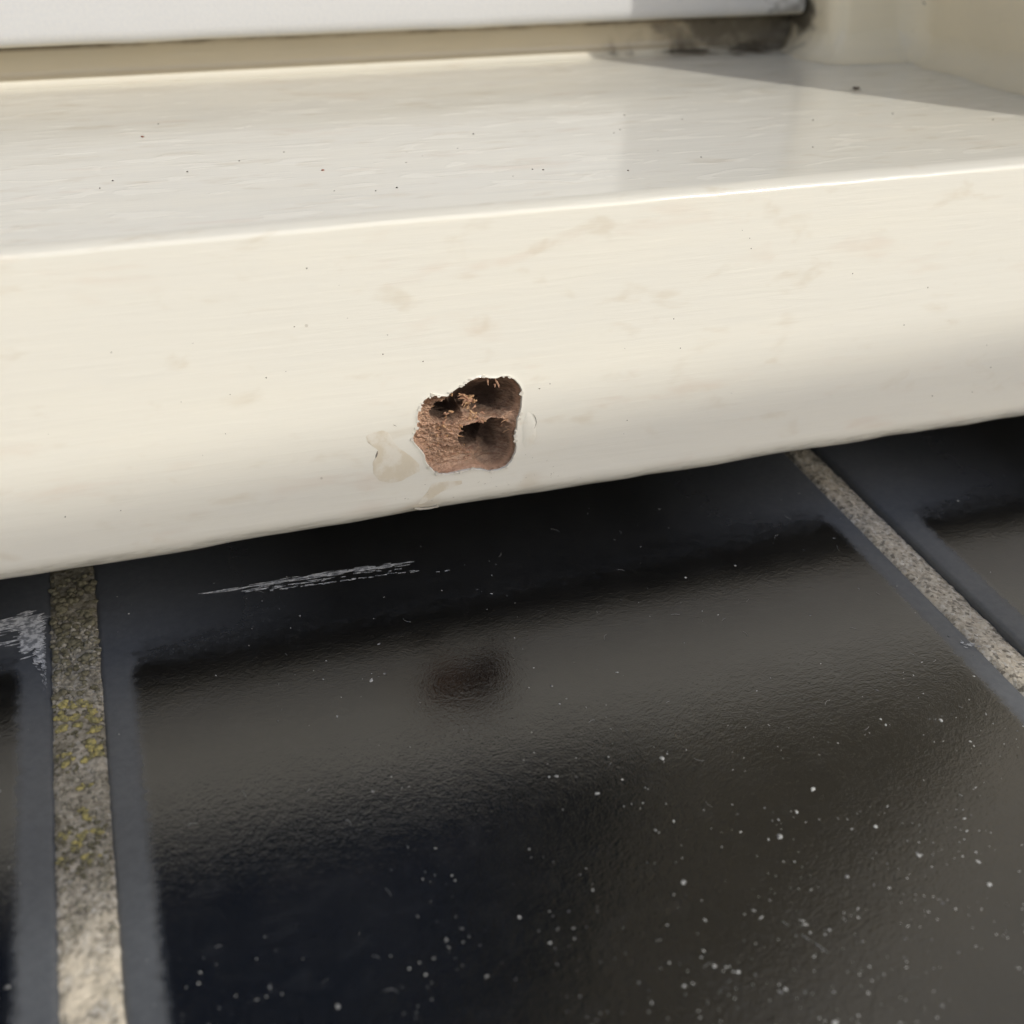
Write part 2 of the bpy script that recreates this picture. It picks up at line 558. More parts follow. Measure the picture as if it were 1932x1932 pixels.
HC = np.array([57.3, -73.0])


def ray_poly(poly, c, th):
    d = np.array([math.cos(th), math.sin(th)])
    best = 0
    n = len(poly)
    for i in range(n):
        a, b = np.array(poly[i]) - c, np.array(poly[(i + 1) % n]) - c
        e = b - a
        den = d[0] * e[1] - d[1] * e[0]
        if abs(den) < 1e-12:
            continue
        t = (a[0] * e[1] - a[1] * e[0]) / den
        s = (a[0] * d[1] - a[1] * d[0]) / den
        if 0 <= s <= 1 and t > best:
            best = t
    return best


NA = 560
ths = np.linspace(0, 2 * math.pi, NA, endpoint=False)
# put ray directions exactly on the corners of the patch rectangle
for cx, cz_ in ((PX0, PZ0), (PX1, PZ0), (PX0, PZ1), (PX1, PZ1)):
    t = math.atan2(cz_ - HC[1], cx - HC[0]) % (2 * math.pi)
    ths[int(np.argmin(abs(ths - t)))] = t
R_out = np.array([ray_poly(OUT, HC, t) for t in ths])
R_out = R_out + .12 * fbm(np.cos(ths) * 14 + 20, np.sin(ths) * 14 + 20, 0, 4)
R_rect = np.array([ray_poly([(PX0, PZ0), (PX1, PZ0), (PX1, PZ1), (PX0, PZ1)], HC, t) for t in ths])
cs = np.stack([np.cos(ths), np.sin(ths)], 1)
# painted part: from the rectangle in to the torn paint edge, which stands proud and has its own thickness
ring = []
rim_h = .10 + .16 * np.clip(fbm(np.cos(ths) * 6 + 9, np.sin(ths) * 6 + 4, 1.0, 3) + .2, 0, 1)
for k, (u, h) in enumerate(((1, 0), (.5, 0), (.25, 0), (.13, .05), (.07, .35), (.03, .9), (.008, 1.0), (0, .6))):
    # offsets measured from the torn edge, limited to 4 mm
    dist = (R_rect - R_out) * u if u == 1 else np.minimum((R_rect - R_out) * u, 4.0 * u * 1.6)
    rr = R_out + dist
    p = HC[None, :] + cs * rr[:, None]
    ring.append(np.stack([p[:, 0], YF - rim_h * h, p[:, 1]], 1))
for dep, inset in ((.25, .05), (.5, .10)):
    p = HC[None, :] + cs * (R_out - inset)[:, None]
    ring.append(np.stack([p[:, 0], np.full(NA, YF + dep), p[:, 1]], 1))
pv = np.concatenate(ring)
pf = grid_faces(len(ring), NA, wrap=True)
off = len(sv)
sv2 = np.concatenate([sv, pv])
faces += [tuple(off + q for q in reversed(t)) for t in pf]
# keep face orientation outward (towards -Y on the front face)
sill = mesh_obj("sill", sv2, faces, M_PAINT, frame, smooth=True)
bm = bmesh.new()
bm.from_mesh(sill.data)
bmesh.ops.recalc_face_normals(bm, faces=list(bm.faces))
bm.to_mesh(sill.data)
bm.free()

LOBES = [(62.7, -67.8, 5.4, 4.6, 11), (57.3, -67.3, 4.0, 3.6, 8.5), (65.4, -66.6, 3.2, 3.1, 7.5), (58.7, -75.6, 3.3, 2.9, 18),
         (62.9, -76.6, 4.3, 4.4, 8.5), (62.3, -79.3, 4.2, 3.1, 5.0), (53.7, -69.8, 3.4, 2.5, 13), (50.2, -74.5, 4.6, 5.2, 2.5),
         (54.3, -79.2, 6.0, 3.3, 3.0), (49.5, -69.3, 3.2, 3.4, 3.0)]
NR = 120
us = np.linspace(1, 0, NR) ** 0.85
P = HC[None, None, :] + cs[None, :, :] * ((R_out - .08)[None, :, None] * us[:, None, None])
X, Z = P[..., 0], P[..., 1]
field = 1.9 + .5 * fbm(X * .9, Z * .9, 3.1, 3)
hollow_shade = np.zeros_like(X)
for (lx, lz, rx_, rz_, D) in LOBES:
    wx = X + .35 * fbm(X * .8, Z * .8, lx, 2)
    wz = Z + .35 * fbm(X * .8 + 9, Z * .8, lx, 2)
    q = np.clip(1 - ((wx - lx) / rx_) ** 2 - ((wz - lz) / rz_) ** 2, 0, 1)
    field = np.maximum(field, D * np.sqrt(q))
    if D > 4.5:
        q2 = np.clip(1.12 - ((wx - lx) / rx_) ** 2 - ((wz - lz) / rz_) ** 2, 0, 1)
        hollow_shade = np.maximum(hollow_shade, sstep(0, .35, q2))
edge_d = (1 - us)[:, None] * R_out[None, :]
wall = .42 + 2.6 * edge_d ** .75
k = 1.2
depth = -np.log(np.exp(-field * k) + np.exp(-wall * k)) / k
depth = np.maximum(depth, .35)
# torn fibres: rough on ridges, finer on bored walls
rough_amt = np.clip((6.0 - depth) / 4.0, .2, 1)
left = sstep(58, 51, X) * sstep(-82, -76, Z) + .35
fibre = fbm(X * 1.6, Z * 3.4, 7.7, 5) * 1.1 + np.abs(fbm(X * 3.2 + 3, Z * 6.0, 1.7, 3)) * .8
depth = depth + fibre * rough_amt * np.clip(left, .3, 1) * np.clip(edge_d * 2.0, 0, 1)
depth = np.maximum(depth, .3)
depth[0, :] = .45
wv = np.stack([X, YF + depth, Z], -1).reshape(-1, 3)
wf = [tuple(reversed(t)) for t in grid_faces(NR, NA, wrap=True)]
raw = (sstep(3.2, 1.2, depth) * sstep(.0, .4, edge_d)).reshape(-1)
wood = mesh_obj("exposed_wood", wv, wf, M_WOOD, sill, smooth=True, attrs={"depth": depth.reshape(-1) * MM, "rawedge": raw, "hollow_shade": hollow_shade.reshape(-1)})
tag(wood, "rotten red-brown bare wood hollowed out behind the paint")


def splinter(cx, cz, dep, ln, wd, a, lift):
    """a torn sliver standing off the wood: tapered, bent, with thickness"""
    n = 6
    vs, fs = [], []
    for i in range(n):
        t = i / (n - 1)
        w = wd * (1 - .75 * t) * (1 + .25 * random.uniform(-1, 1))
        x = cx + math.cos(a) * ln * t
        z = cz + math.sin(a) * ln * t
        y = YF + dep - lift * t - .15 * ln * t * t + random.uniform(-.05, .05)
        nx, nz = -math.sin(a), math.cos(a)
        vs += [(x - nx * w, y, z - nz * w), (x + nx * w * .2, y - w * .8, z + nz * w * .2), (x + nx * w, y + .1 * w, z + nz * w)]
    for i in range(n - 1):
        for j in range(3):
            q = (j + 1) % 3
            fs.append((i * 3 + j, (i + 1) * 3 + j, (i + 1) * 3 + q, i * 3 + q))
    fs += [(2, 1, 0), ((n - 1) * 3, (n - 1) * 3 + 1, (n - 1) * 3 + 2)]
    return mesh_obj("splinter", vs, fs, M_SPLINTER, sill, smooth=False)


def depth_at(x, z):
    i = np.argmin((wv[:, 0] - x) ** 2 + (wv[:, 2] - z) ** 2)
    return wv[i, 1] - YF


SPL = [(58.2, -68.4, 14, .42, 1.7), (58.8, -69.3, 16, .42, 1.7), (58.5, -71.2, 12, .38, 1.8), (60.9, -72.4, 7, .30, 1.2), (62.7, -64.6, 3, .26, 1.7),
       (63.4, -64.7, 2, .22, 1.6), (65.6, -73.2, 6, .16, 1.6), (66.0, -74.2, 5, .16, 1.5), (55.2, -67.0, 5, .24, 1.2), (54.0, -72.0, 9, .30, 1.5),
       (52.4, -74.2, 8, .30, 1.4), (55.6, -74.6, 6, .24, 1.3), (57.4, -79.0, 6, .2, 1.2), (60.0, -79.6, 6, .2, 1.3), (50.6, -69.2, 8, .24, 1.1), (49.6, -76.5, 7, .2, 1.1)]
for (cx, cz_, cnt, wd, ln) in SPL:
    for q in range(int(cnt * .6) if cx < 62 else cnt):
        x, z = cx + random.gauss(0, .6), cz_ + random.gauss(0, .45)
        a = random.gauss(math.pi if cx > 57 else .2, .6)
        if 62 < cx < 64:
            a = random.gauss(-1.3, .35)
        if cx > 65:
            a = random.gauss(3.3, .35)
        o = splinter(x, z, (.7 if (62 < cx < 64 and cz_ > -66) else min(depth_at(x, z), 4.0) + .15), ln * random.uniform(.25, 1), wd * random.uniform(.45, 1), a, random.uniform(-.5, .6))
        if random.random() < .45:
            o.data.materials[0] = M_SPLINTER2

bm0 = bmesh.new()
bmesh.ops.create_icosphere(bm0, subdivisions=2, radius=1)
ICO_V = np.array([v.co[:] for v in bm0.verts])
ICO_F = [tuple(v.index for v in f.verts) for f in bm0.faces]
bm0.free()
# crumbling lumps of dry wood on the ridges between the bored hollows
for (cx, cz_, cnt, sp, s0) in ((58.4, -68.7, 11, .7, .5), (58.7, -71.4, 8, .6, .45), (60.9, -72.5, 5, .5, .4), (55.4, -67.0, 3, .4, .3), (53.2, -72.2, 8, 1.3, .35), (51.0, -75.5, 8, 1.6, .3), (56.8, -73.2, 5, .5, .35), (57.3, -78.8, 5, .7, .3)):
    for q in range(cnt):
        x, z = cx + random.gauss(0, sp), cz_ + random.gauss(0, sp * .6)
        r = s0 * random.uniform(.4, 1.2)
        o_ = random.uniform(0, 60)
        nn = 1 + .8 * fbm(ICO_V[:, 0] * 1.3 + o_, ICO_V[:, 1] * 1.3, ICO_V[:, 2] * 1.3, 3)
        p = ICO_V * nn[:, None] * np.array([r * random.uniform(1, 1.9), r, r * random.uniform(.5, .9)])
        a = random.gauss(0, .5)
        p = np.stack([p[:, 0] * math.cos(a) - p[:, 2] * math.sin(a), p[:, 1], p[:, 0] * math.sin(a) + p[:, 2] * math.cos(a)], 1)
        mesh_obj("wood_crumb", p + np.array([x, YF + min(depth_at(x, z), 4.5) + .1, z]), ICO_F, random.choice((M_SPLINTER, M_SPLINTER, M_SPLINTER2)), sill, smooth=False)

# torn flakes of paint round the hole
for q in range(46):
    i = random.randrange(NA)
    t, r = ths[i], R_out[i] + random.uniform(-.12, .35)
    x, z = HC[0] + math.cos(t) * r, HC[1] + math.sin(t) * r
    n = random.randint(5, 7)
    s = random.uniform(.12, .38)
    top = [(x + s * random.uniform(.6, 1.3) * math.cos(6.283 * j / n) * 1.3, YF - .16 - random.uniform(0, .12), z + s * random.uniform(.6, 1.3) * math.sin(6.283 * j / n)) for j in range(n)]
    botm = [(p[0], YF + .05, p[2]) for p in top]
    fs = [tuple(reversed(range(n)))] + [(j, (j + 1) % n, n + (j + 1) % n, n + j) for j in range(n)]
    mesh_obj("paint_flake", top + botm, fs, M_FLAKE, sill, smooth=False)


def patch(name, poly, mat, th, label=None, jag=.12, dome=0.0):
    """a thin irregular layer lying on the front face"""
    poly = np.array(poly)
    c = poly.mean(0)
    n = 90
    tt = np.linspace(0, 2 * math.pi, n, endpoint=False)
    rr = np.array([ray_poly(poly.tolist(), c, t) for t in tt]) + jag * fbm(np.cos(tt) * 8 + c[0], np.sin(tt) * 8 + 4, 0, 3)
    vs = []
    lv = ((1.0, 0.02), (.97, th), (.8, th + dome * .45), (.55, th + dome * .8), (.28, th + dome), (.0, th + dome))
    for u, h in lv:
        for t, r in zip(tt, rr):
            z = c[1] + math.sin(t) * r * u
            y = YF if z > -86 else 209.4 - math.sqrt(max(0, 16 - (z + 86) ** 2))
            if z < -89.2:
                z = -89.2
            vs.append((c[0] + math.cos(t) * r * u, y - h, z))
    fs = [tuple(reversed(q)) for q in grid_faces(len(lv), n, wrap=True)]
    o = mesh_obj(name, vs, fs, mat, sill, smooth=True)
    if label:
        tag(o, label)
    return o


patch("filler_smear", [(37.14, -71.65), (38.84, -71.16), (40.51, -71.03), (41.5, -71.6), (42.2, -73.2), (43.2, -74.87), (45.57, -77.05), (46.9, -78.7), (47.0, -80.3), (45.07, -80.88), (43.3, -81.63), (40.85, -81.74), (38.98, -80.93), (37.92, -79.24), (37.99, -76.99), (38.94, -75.63), (39.53, -74.23), (39.14, -73.18), (37.48, -73.18)], M_STAIN, .03, "beige smear of filler left of the hole")
patch("filler_smear", [(48.97, -83.3), (50.18, -83.05), (53.13, -83.3), (55.11, -83.46), (55.28, -84.5), (53.01, -84.6), (50.96, -85.2), (49.37, -86.1), (47.4, -87.0), (46.2, -87.2), (46.81, -86.07), (48.24, -84.6)], M_STAIN, .03, "narrow beige smear of filler below the hole")
patch("paint_blister", [(69.0, -71.1), (69.86, -71.84), (70.83, -74.01), (70.74, -76.83), (69.65, -78.48), (68.3, -78.8), (67.9, -77.59), (68.1, -73.77)], M_PAINT, .03, "raised pale blister in the paint right of the hole", .06, .16)


def strip(name, pts, w, mat, parent, h=.06, surf=None, label=None):
    """a thin raised line through face points (x,z)"""
    n = len(pts)
    vs, fs = [], []
    for i, (x, z) in enumerate(pts):
        a, b = pts[max(0, i - 1)], pts[min(n - 1, i + 1)]
        dx, dz = b[0] - a[0], b[1] - a[1]
        L = math.hypot(dx, dz) or 1
        ww = w * (.25 if i in (0, n - 1) else random.uniform(.6, 1.3))
        for s in (-1, 1):
            zz = z + dx / L * ww * s
            y = YF if zz > -86 else 209.4 - math.sqrt(max(.5, 16 - (zz + 86) ** 2))
            vs += [(x - dz / L * ww * s, y + .02, zz), (x - dz / L * ww * s * .7, y - h, zz)]
    for i in range(n - 1):
        a, b = i * 4, (i + 1) * 4
        fs += [(a, b, b + 1, a + 1), (a + 1, b + 1, b + 3, a + 3), (a + 3, b + 3, b + 2, a + 2)]
    o = mesh_obj(name, vs, fs, mat, parent, smooth=False)
    if label:
        tag(o, label)
    return o


def dense(pts, k, j):
    out = []
    for a, b in zip(pts[:-1], pts[1:]):
        for i in range(k):
            t = i / k
            out.append((a[0] + (b[0] - a[0]) * t + random.uniform(-j, j), a[1] + (b[1] - a[1]) * t + random.uniform(-j, j) * .6))
    return out + [pts[-1]]


strip("paint_crack", dense([(-7.29, -88.4), (-2.82, -88.1), (0.03, -88.0), (2.12, -87.9), (3.37, -87.85), (5.21, -88.2)], 5, .12), .10, M_CRACK, sill, .04, label="hairline crack in the paint along the lower edge")
strip("paint_crack", dense([(1.2, -87.6), (3.6, -87.5), (6.4, -88.0), (8.2, -88.1)], 4, .1), .07, M_CRACK, sill, .04)
strip("paint_flake", dense([(45.4, -87.9), (46.7, -88.3), (48.7, -88.6), (50.4, -88.4)], 4, .08), .22, M_FLAKE, sill, .35, label="loose paint flake on the lower edge below the hole")
strip("paint_crack", dense([(45.2, -87.95), (46.7, -88.45), (48.7, -88.8), (50.0, -88.6)], 4, .05), .08, M_CRACK, sill, .05)
strip("nick", [(38.64, -76.3), (38.8, -75.9), (39.05, -75.3), (39.12, -74.91)], .13, M_CRACK, sill, .07)
strip("nick", [(71.6, -66.9), (71.75, -67.05), (71.95, -66.95)], .10, M_CRACK, sill, .07)
strip("nick", [(42.5, -70.2), (42.8, -70.35), (43.1, -70.6)], .06, M_CRACK, sill, .05)
for q in range(30):
    x, z = random.uniform(40, 80), random.uniform(-87, -83)
    if q % 3 == 0:
        x, z = random.uniform(66, 76), random.uniform(-86, -79)
    strip("nick", [(x, z), (x + random.uniform(.1, .4), z + random.uniform(-.2, .2))], random.uniform(.03, .09), M_CRACK, sill, .05)

# hair-fine fibre standing off the blister
fib = tag(strip("loose_fibre", dense([(70.25, -71.89), (70.74, -72.72), (70.96, -73.78), (70.55, -74.74), (70.01, -75.31), (70.36, -75.57)], 4, .03), .03, M_CRACK, None, .12),
          "thin dark curled fibre stuck to the paint right of the hole", "fibre")

up = [(fy + (rf + .3) * math.cos(a), fz + (rf + .3) * math.sin(a)) for a in np.radians((-40,))] + [(fy + (rf - .07) * math.cos(a), fz + (rf - .07) * math.sin(a)) for a in np.radians((-33, -27, -20, -13, -6, 0))] + [(y_end - .07, fz + .8), (y_end - .03, fz + 2), (y_end, fz + 4), (y_end, fz + 7), (y_end, 3), (345, 6), (372, 6)]
uxs = np.concatenate([np.linspace(-640, -60, 20), np.arange(-56, 206, 3.0)])
uv = [(x, y, z) for x in uxs for (y, z) in up]
ups = mesh_obj("upstand", uv, grid_faces(len(uxs), len(up)), M_UP, frame, smooth=True)
tag(ups, "tan strip coloured for shade, between the sill top and the white sash rail, blackened at its right end")
bm = bmesh.new(); bm.from_mesh(ups.data); bmesh.ops.recalc_face_normals(bm, faces=list(bm.faces)); bm.to_mesh(ups.data); bm.free()

# ---- jamb on the right, with the stepped stop against which the sash closes
JX = 232.6


def arc(cx, cy, r, a0, a1, n=7):
    return [(cx + r * math.cos(math.radians(a)), cy + r * math.sin(math.radians(a))) for a in np.linspace(a0, a1, n)]


plan = [(204.5, 372)] + arc(204.5 + 6, 318 + 6, 6, 180, 270) + arc(JX - 9, 318 - 9, 9, 90, 0) + arc(JX + 2.0, 205.6 + 2.0, 2.0, 180, 270) + [(330, 205.6), (330, 372)]
plan = [(x, y) for x, y in plan]
zs_j = list(np.linspace(-40, 30, 26)) + [60, 120, 300, 1200]
jv = [(x, y, z) for (x, y) in plan for z in zs_j]
jf = grid_faces(len(plan), len(zs_j))
jamb = mesh_obj("jamb", jv, jf, M_JAMB, frame, smooth=False)
jm = jamb.data
for p in jm.polygons:
    p.use_smooth = True
bm = bmesh.new(); bm.from_mesh(jm)
for e in bm.edges:
    if len(e.link_faces) == 2 and e.calc_face_angle(0) > .6:
        e.smooth = False
bm.to_mesh(jm); bm.free()
# sealant cove between jamb and sill
path = [(204.5, 345)] + arc(210.5, 324, 6, 180, 270) + arc(JX - 9, 309, 9, 90, 0) + [(JX, y) for y in np.linspace(305, 209, 14)]
cv = []
rad = 8.0
for i, (x, y) in enumerate(path):
    a, b = path[max(0, i - 1)], path[min(len(path) - 1, i + 1)]
    tx, ty = b[0] - a[0], b[1] - a[1]
    L = math.hypot(tx, ty)
    nx, ny = ty / L, -tx / L          # to the open side
    if nx > 0 and ny > -.2:
        nx, ny = -nx, -ny
    r = rad * (1 + .12 * math.sin(i * 1.7))
    for t in np.linspace(0, math.pi / 2, 8):
        o_ = r * (1 - math.sin(t))
        h_ = r * (1 - math.cos(t))
        X_, Y_ = x + nx * (o_ - .05), y + ny * (o_ - .05)
        cv.append((X_, Y_, top_z(min(Y_, 338)) + h_ + .03))
seal = mesh_obj("sealant", cv, grid_faces(len(path), 8), M_JAMB, frame, smooth=True)
bm = bmesh.new(); bm.from_mesh(seal.data); bmesh.ops.recalc_face_normals(bm, faces=list(bm.faces)); bm.to_mesh(seal.data); bm.free()

for (pts, w) in ((dense([(230.4, .6), (231.0, -.9), (231.5, -2.3)], 4, .18), .30), (dense([(229.4, -9.0), (230.2, -10.2), (231.0, -11.4), (231.4, -12.2)], 4, .12), .26)):
    vs, fs = [], []
    for i, (x, z) in enumerate(pts):
        ww = w * (.2 if i in (0, len(pts) - 1) else random.uniform(.5, 1.2))
        yy = 309 + math.sqrt(max(1, 81 - max(0, x - (JX - 9)) ** 2))
        vs += [(x - ww, yy + .3, z), (x, yy - .12, z), (x + ww, yy + .3, z)]
    fs = grid_faces(len(pts), 3)
    mesh_obj("scuff", vs, fs, M_CRACK, jamb, smooth=False)

# left jamb and head, outside the picture
v, f = box(-700, -640, 205.6, 372, -90, 1200, 1.5)
mesh_obj("jamb", v, f, M_JAMB, frame, smooth=False)
v, f = box(-700, 330, 205.6, 372, 1200.5, 1260, 1.5)
mesh_obj("head", v, f, M_JAMB, frame, smooth=False)

# ------------------------------------------------------------------ sash with the white bottom rail
sash = frame
bp = [(372, -2.2), (336, -2.9)] + [(333 - 3 * math.sin(a), -.4 - 3 * math.cos(a)) for a in np.linspace(0, math.pi / 2, 8)] + [(330, z) for z in (3, 8, 14, 22, 34)] + [(330.5, 42), (333, 45), (372, 45)]
bp = np.array(bp)
bx = np.concatenate([np.linspace(-640, -60, 20), np.arange(-56, 202, 3.0), [202.0]])
BV = np.zeros((len(bx), len(bp), 3))
BV[:, :, 0] = bx[:, None]
BV[:, :, 1] = bp[None, :, 0] + .12 * fbm(bx / 22, bx * 0, 4, 3)[:, None]
BV[:, :, 2] = bp[None, :, 1] + (.18 * fbm(bx / 14, bx * 0 + 7, 4, 3)[:, None]) * (bp[None, :, 1] < 1)
bf = [tuple(reversed(q)) for q in grid_faces(len(bx), len(bp))]
n_ = len(bp)
bf += [tuple(range((len(bx) - 1) * n_, len(bx) * n_))]
br = mesh_obj("bottom_rail", BV.reshape(-1, 3), bf, M_BAR, sash, smooth=True)
bm = bmesh.new(); bm.from_mesh(br.data); bmesh.ops.recalc_face_normals(bm, faces=list(bm.faces))
for e in bm.edges:
    if len(e.link_faces) == 2 and e.calc_face_angle(0) > .7:
        e.smooth = False
bm.to_mesh(br.data); bm.free()
for (x0, x1) in ((150, 202), (-640, -588)):
    v, f = box(x0, x1, 330, 372, 45.2, 1195, 2)
    mesh_obj("stile", v, f, M_SASH, sash, smooth=False)
v, f = box(-588, 150, 330, 372, 1140, 1195, 2)
mesh_obj("top_rail", v, f, M_SASH, sash, smooth=False)
v, f = box(-587.8, 149.8, 349, 353, 45.3, 1139.8)
mesh_obj("glass_pane", v, f, M_GLASS, sash, smooth=False)

# ------------------------------------------------------------------ black glazed sill tiles
T12 = .2126
tile_z = lambda y: -113.18 + T12 * (y - 174.58)
YT0, YT1 = 58.0, 252.0
RC = 6.0


def rect_dist(x, y, x0, x1, y0, y1, r=RC):
    """distance to the edge of a rectangle with rounded contour lines"""
    dx, dy = np.minimum(x - x0, x1 - x), np.minimum(y - y0, y1 - y)
    d = np.minimum(dx, dy)
    c = (dx < r) & (dy < r)
    return np.where(c, r - np.sqrt((r - np.clip(dx, None, r)) ** 2 + (r - np.clip(dy, None, r)) ** 2), d)


def sill_tile(x0, x1, label):
    e = np.array([0, .15, .35, .6, .9, 1.3, 1.8, 2.4, 3.0, 3.7, 4.4, 5.2, 6.0, 7.0])
    def axis(a, b, step):
        inner = np.linspace(a + 7, b - 7, max(3, int((b - a - 14) / (step * .5))))
        return np.concatenate([a + e[:-1], inner, (b - e[:-1])[::-1]])
    gx, gy = axis(x0, x1, 2.2), axis(YT0, YT1, 2.2)
    X, Y = np.meshgrid(gx, gy, indexing='ij')
    d = rect_dist(X, Y, x0, x1, YT0, YT1, 2.5)
    Z = tile_z(Y)
    Z = Z - .55 * np.clip(1 - d / 6.5, 0, 1) ** 2 - .55 * np.clip(1 - d / .9, 0, 1) ** 2
    Z = Z + .07 * fbm(X / 24, Y / 24, x0, 2) + .018 * fbm(X / 6, Y / 6, x0, 2)
    # matt border: 5.6 mm along the joints, wider at the back where it runs under the rail
    yb = 204.0 + 5.0 * ((X - x0) / (x1 - x0) - .35)
    db = yb - Y
    ds = np.minimum(X - x0, x1 - X) - 5.6
    r = 5.0
    q1, q2 = np.maximum(r - ds, 0), np.maximum(r - db, 0)
    din = np.where((ds < r) & (db < r), r - np.sqrt(q1 ** 2 + q2 ** 2), np.minimum(ds, db))
    rim = np.where(db < ds, .5 - din / 16.0, .5 - din / 4.0)
    tx = np.clip(np.minimum(X - x0, x1 - X) / 45.0, 0, 1)
    amt = np.where(db < 9, 1 - .90 * tx * sstep(9, -2, db), 1.0)
    rim = np.clip(rim, -.6, 1.6)
    top = np.stack([X, Y, Z], -1).reshape(-1, 3)
    nx, ny = len(gx), len(gy)
    fs = grid_faces(nx, ny)
    vs = top.tolist()
    at = rim.reshape(-1).tolist()
    am = amt.reshape(-1).tolist()
    # skirt down to the bedding
    loop = [i * ny for i in range(nx)] + [(nx - 1) * ny + j for j in range(1, ny)] + [i * ny + ny - 1 for i in range(nx - 2, -1, -1)] + [j for j in range(ny - 2, 0, -1)]
    base = len(vs)
    for k in loop:
        vs.append((top[k][0], top[k][1], top[k][2] - 13))
        at.append(1.2)
        am.append(1.0)
    L = len(loop)
    for i in range(L):
        fs.append((loop[i], base + i, base + (i + 1) % L, loop[(i + 1) % L]))
    t = mesh_obj("sill_tile", vs, fs, M_GLAZE, None, smooth=True, attrs={"rim": at, "rimamt": am})
    bm = bmesh.new(); bm.from_mesh(t.data); bmesh.ops.recalc_face_normals(bm, faces=list(bm.faces)); bm.to_mesh(t.data); bm.free()
    return tag(t, label, "sill tile", "black glazed tiles under the window rail")


J1 = (-24.7, -16.4)
J2 = (144.9, 153.6)
tile_a = sill_tile(-186.5, J1[0], "black glazed sill tile left of the lichen covered joint, with a broad pale paint smear")
tile_b = sill_tile(J1[1], J2[0], "large central black glazed sill tile between the two mortar joints")
tile_c = sill_tile(J2[1], 315.5, "black glazed sill tile right of the lichen-free diagonal mortar joint")


def specks(tile, x0, x1, n, seed):
    """dried white splashes and lime specks, each a small low dome; one mesh of tiny pieces"""
    r = np.random.default_rng(seed)
    vs, fs = [], []
    k = 0
    while k < n:
        x, y = r.uniform(x0, x1), r.uniform(88, 225)
        keep = .10 + .9 * sstep(160, 112, y)
        if r.random() > keep or fbm(np.array([x / 14]), np.array([y / 14]), seed, 3)[0] + .36 < r.random() * .7:
            continue
        k += 1
        s = r.choice([.06, .09, .13, .2, .34], p=[.46, .28, .16, .075, .025])
        s *= r.uniform(.7, 1.3)
        m_ = 7
        el = r.uniform(1, 1.7) if (s > .12 or r.random() < .75) else r.uniform(2.0, 4.5)
        a0 = r.uniform(0, 3.14)
        b = len(vs)
        for h, q in ((.0, 1.0), (.18, .75)):
            for j in range(m_):
                t = 6.283 * j / m_
                rr = s * q * r.uniform(.45, 1.4)
                dx, dy = math.cos(t) * rr * el, math.sin(t) * rr
                X_, Y_ = x + dx * math.cos(a0) - dy * math.sin(a0), y + dx * math.sin(a0) + dy * math.cos(a0)
                vs.append((X_, Y_, tile_z(Y_) + .03 + h * s - (0.03 if h == 0 else 0)))
        vs.append((x, y, tile_z(y) + .03 + .22 * s))
        for j in range(m_):
            fs += [(b + j, b + (j + 1) % m_, b + m_ + (j + 1) % m_, b + m_ + j), (b + m_ + j, b + m_ + (j + 1) % m_, b + 2 * m_)]
    o = mesh_obj("lime_specks", vs, fs, M_SPECK, tile, smooth=True)
    o["kind"] = "stuff"


specks(tile_a, -60, J1[0] - 1, 160, 3)
specks(tile_b, J1[1] + 1, J2[0] - 1, 1350, 4)
specks(tile_c, J2[1] + 1, 230, 120, 5)


def slivers(name, segs, tile, label, seed, scale=1.0):
    """dry-brushed paint: many thin raised strokes joined in one part"""
    r = np.random.default_rng(seed)
    vs, fs = [], []
    for (xa, ya, xb, yb, cnt, wd, spread, ln) in segs:
        for k in range(cnt):
            t = r.uniform(0, 1)
            x, y = xa + (xb - xa) * t, ya + (yb - ya) * t + r.normal(0, spread)
            L, W = ln * r.uniform(.3, 1.2), wd * r.uniform(.4, 1.2)
            ang = math.atan2(yb - ya, xb - xa) + r.normal(0, .03)
            m_ = 7
            b = len(vs)
            for j in range(m_):
                s = j / (m_ - 1)
                w = W * math.sin(math.pi * min(max(s, .06), .94)) ** .6 * r.uniform(.55, 1.2)
                px_, py_ = x + (s - .5) * L * math.cos(ang), y + (s - .5) * L * math.sin(ang)
                for q, h in ((-1, .02), (0, .09), (1, .02)):
                    yy = py_ + q * w
                    vs.append((px_, yy, tile_z(yy) + h + .04))
            for j in range(m_ - 1):
                for q in range(2):
                    a = b + j * 3 + q
                    fs.append((a, a + 3, a + 4, a + 1))
    o = tag(mesh_obj(name, vs, fs, M_SMEAR, tile, smooth=True), label)
    if name == "scratch":
        o["kind"] = "stuff"
    return o


slivers("paint_streak", [(4, 217.6, 46, 216.2, 80, .06, .25, 3.6), (14, 217.4, 38, 217.0, 70, .09, .28, 2.6), (12, 216.0, 30, 215.3, 34, .05, .25, 2.0),
                         (17, 215.0, 47, 213.2, 60, .07, .12, .9), (30, 215.9, 44, 214.6, 10, .07, .3, 2.0), (50, 211.6, 53, 211.4, 5, .10, .15, 1.0)],
        tile_b, "dry-brushed white paint streaks near the rail", 11)
slivers("paint_smear", [(-60, 216.0, -26.6, 218.8, 200, .22, 1.3, 6.0), (-29.5, 214.0, -26.6, 214.6, 260, .26, 2.4, 2.4), (-27.6, 209, -25.9, 208, 130, .24, 2.2, 1.0), (-26.3, 203, -25.6, 201, 60, .16, 1.6, .5), (-60, 212.6, -28, 213.4, 40, .12, .6, 5.0)],
        tile_a, "broad pale paint smear wiped off along the joint", 12)
slivers("paint_streak", [(145.0, 160.0, 141.6, 163.0, 16, .16, .5, .8)], tile_b, "small white chip marks beside the diagonal joint", 13)
slivers("scratch", [(77, 117, 81, 110, 8, .03, .06, .9)], tile_b, None, 14)
slivers("scratch", [(60, 109, 66, 111.5, 6, .04, .06, .5)], tile_b, None, 15)


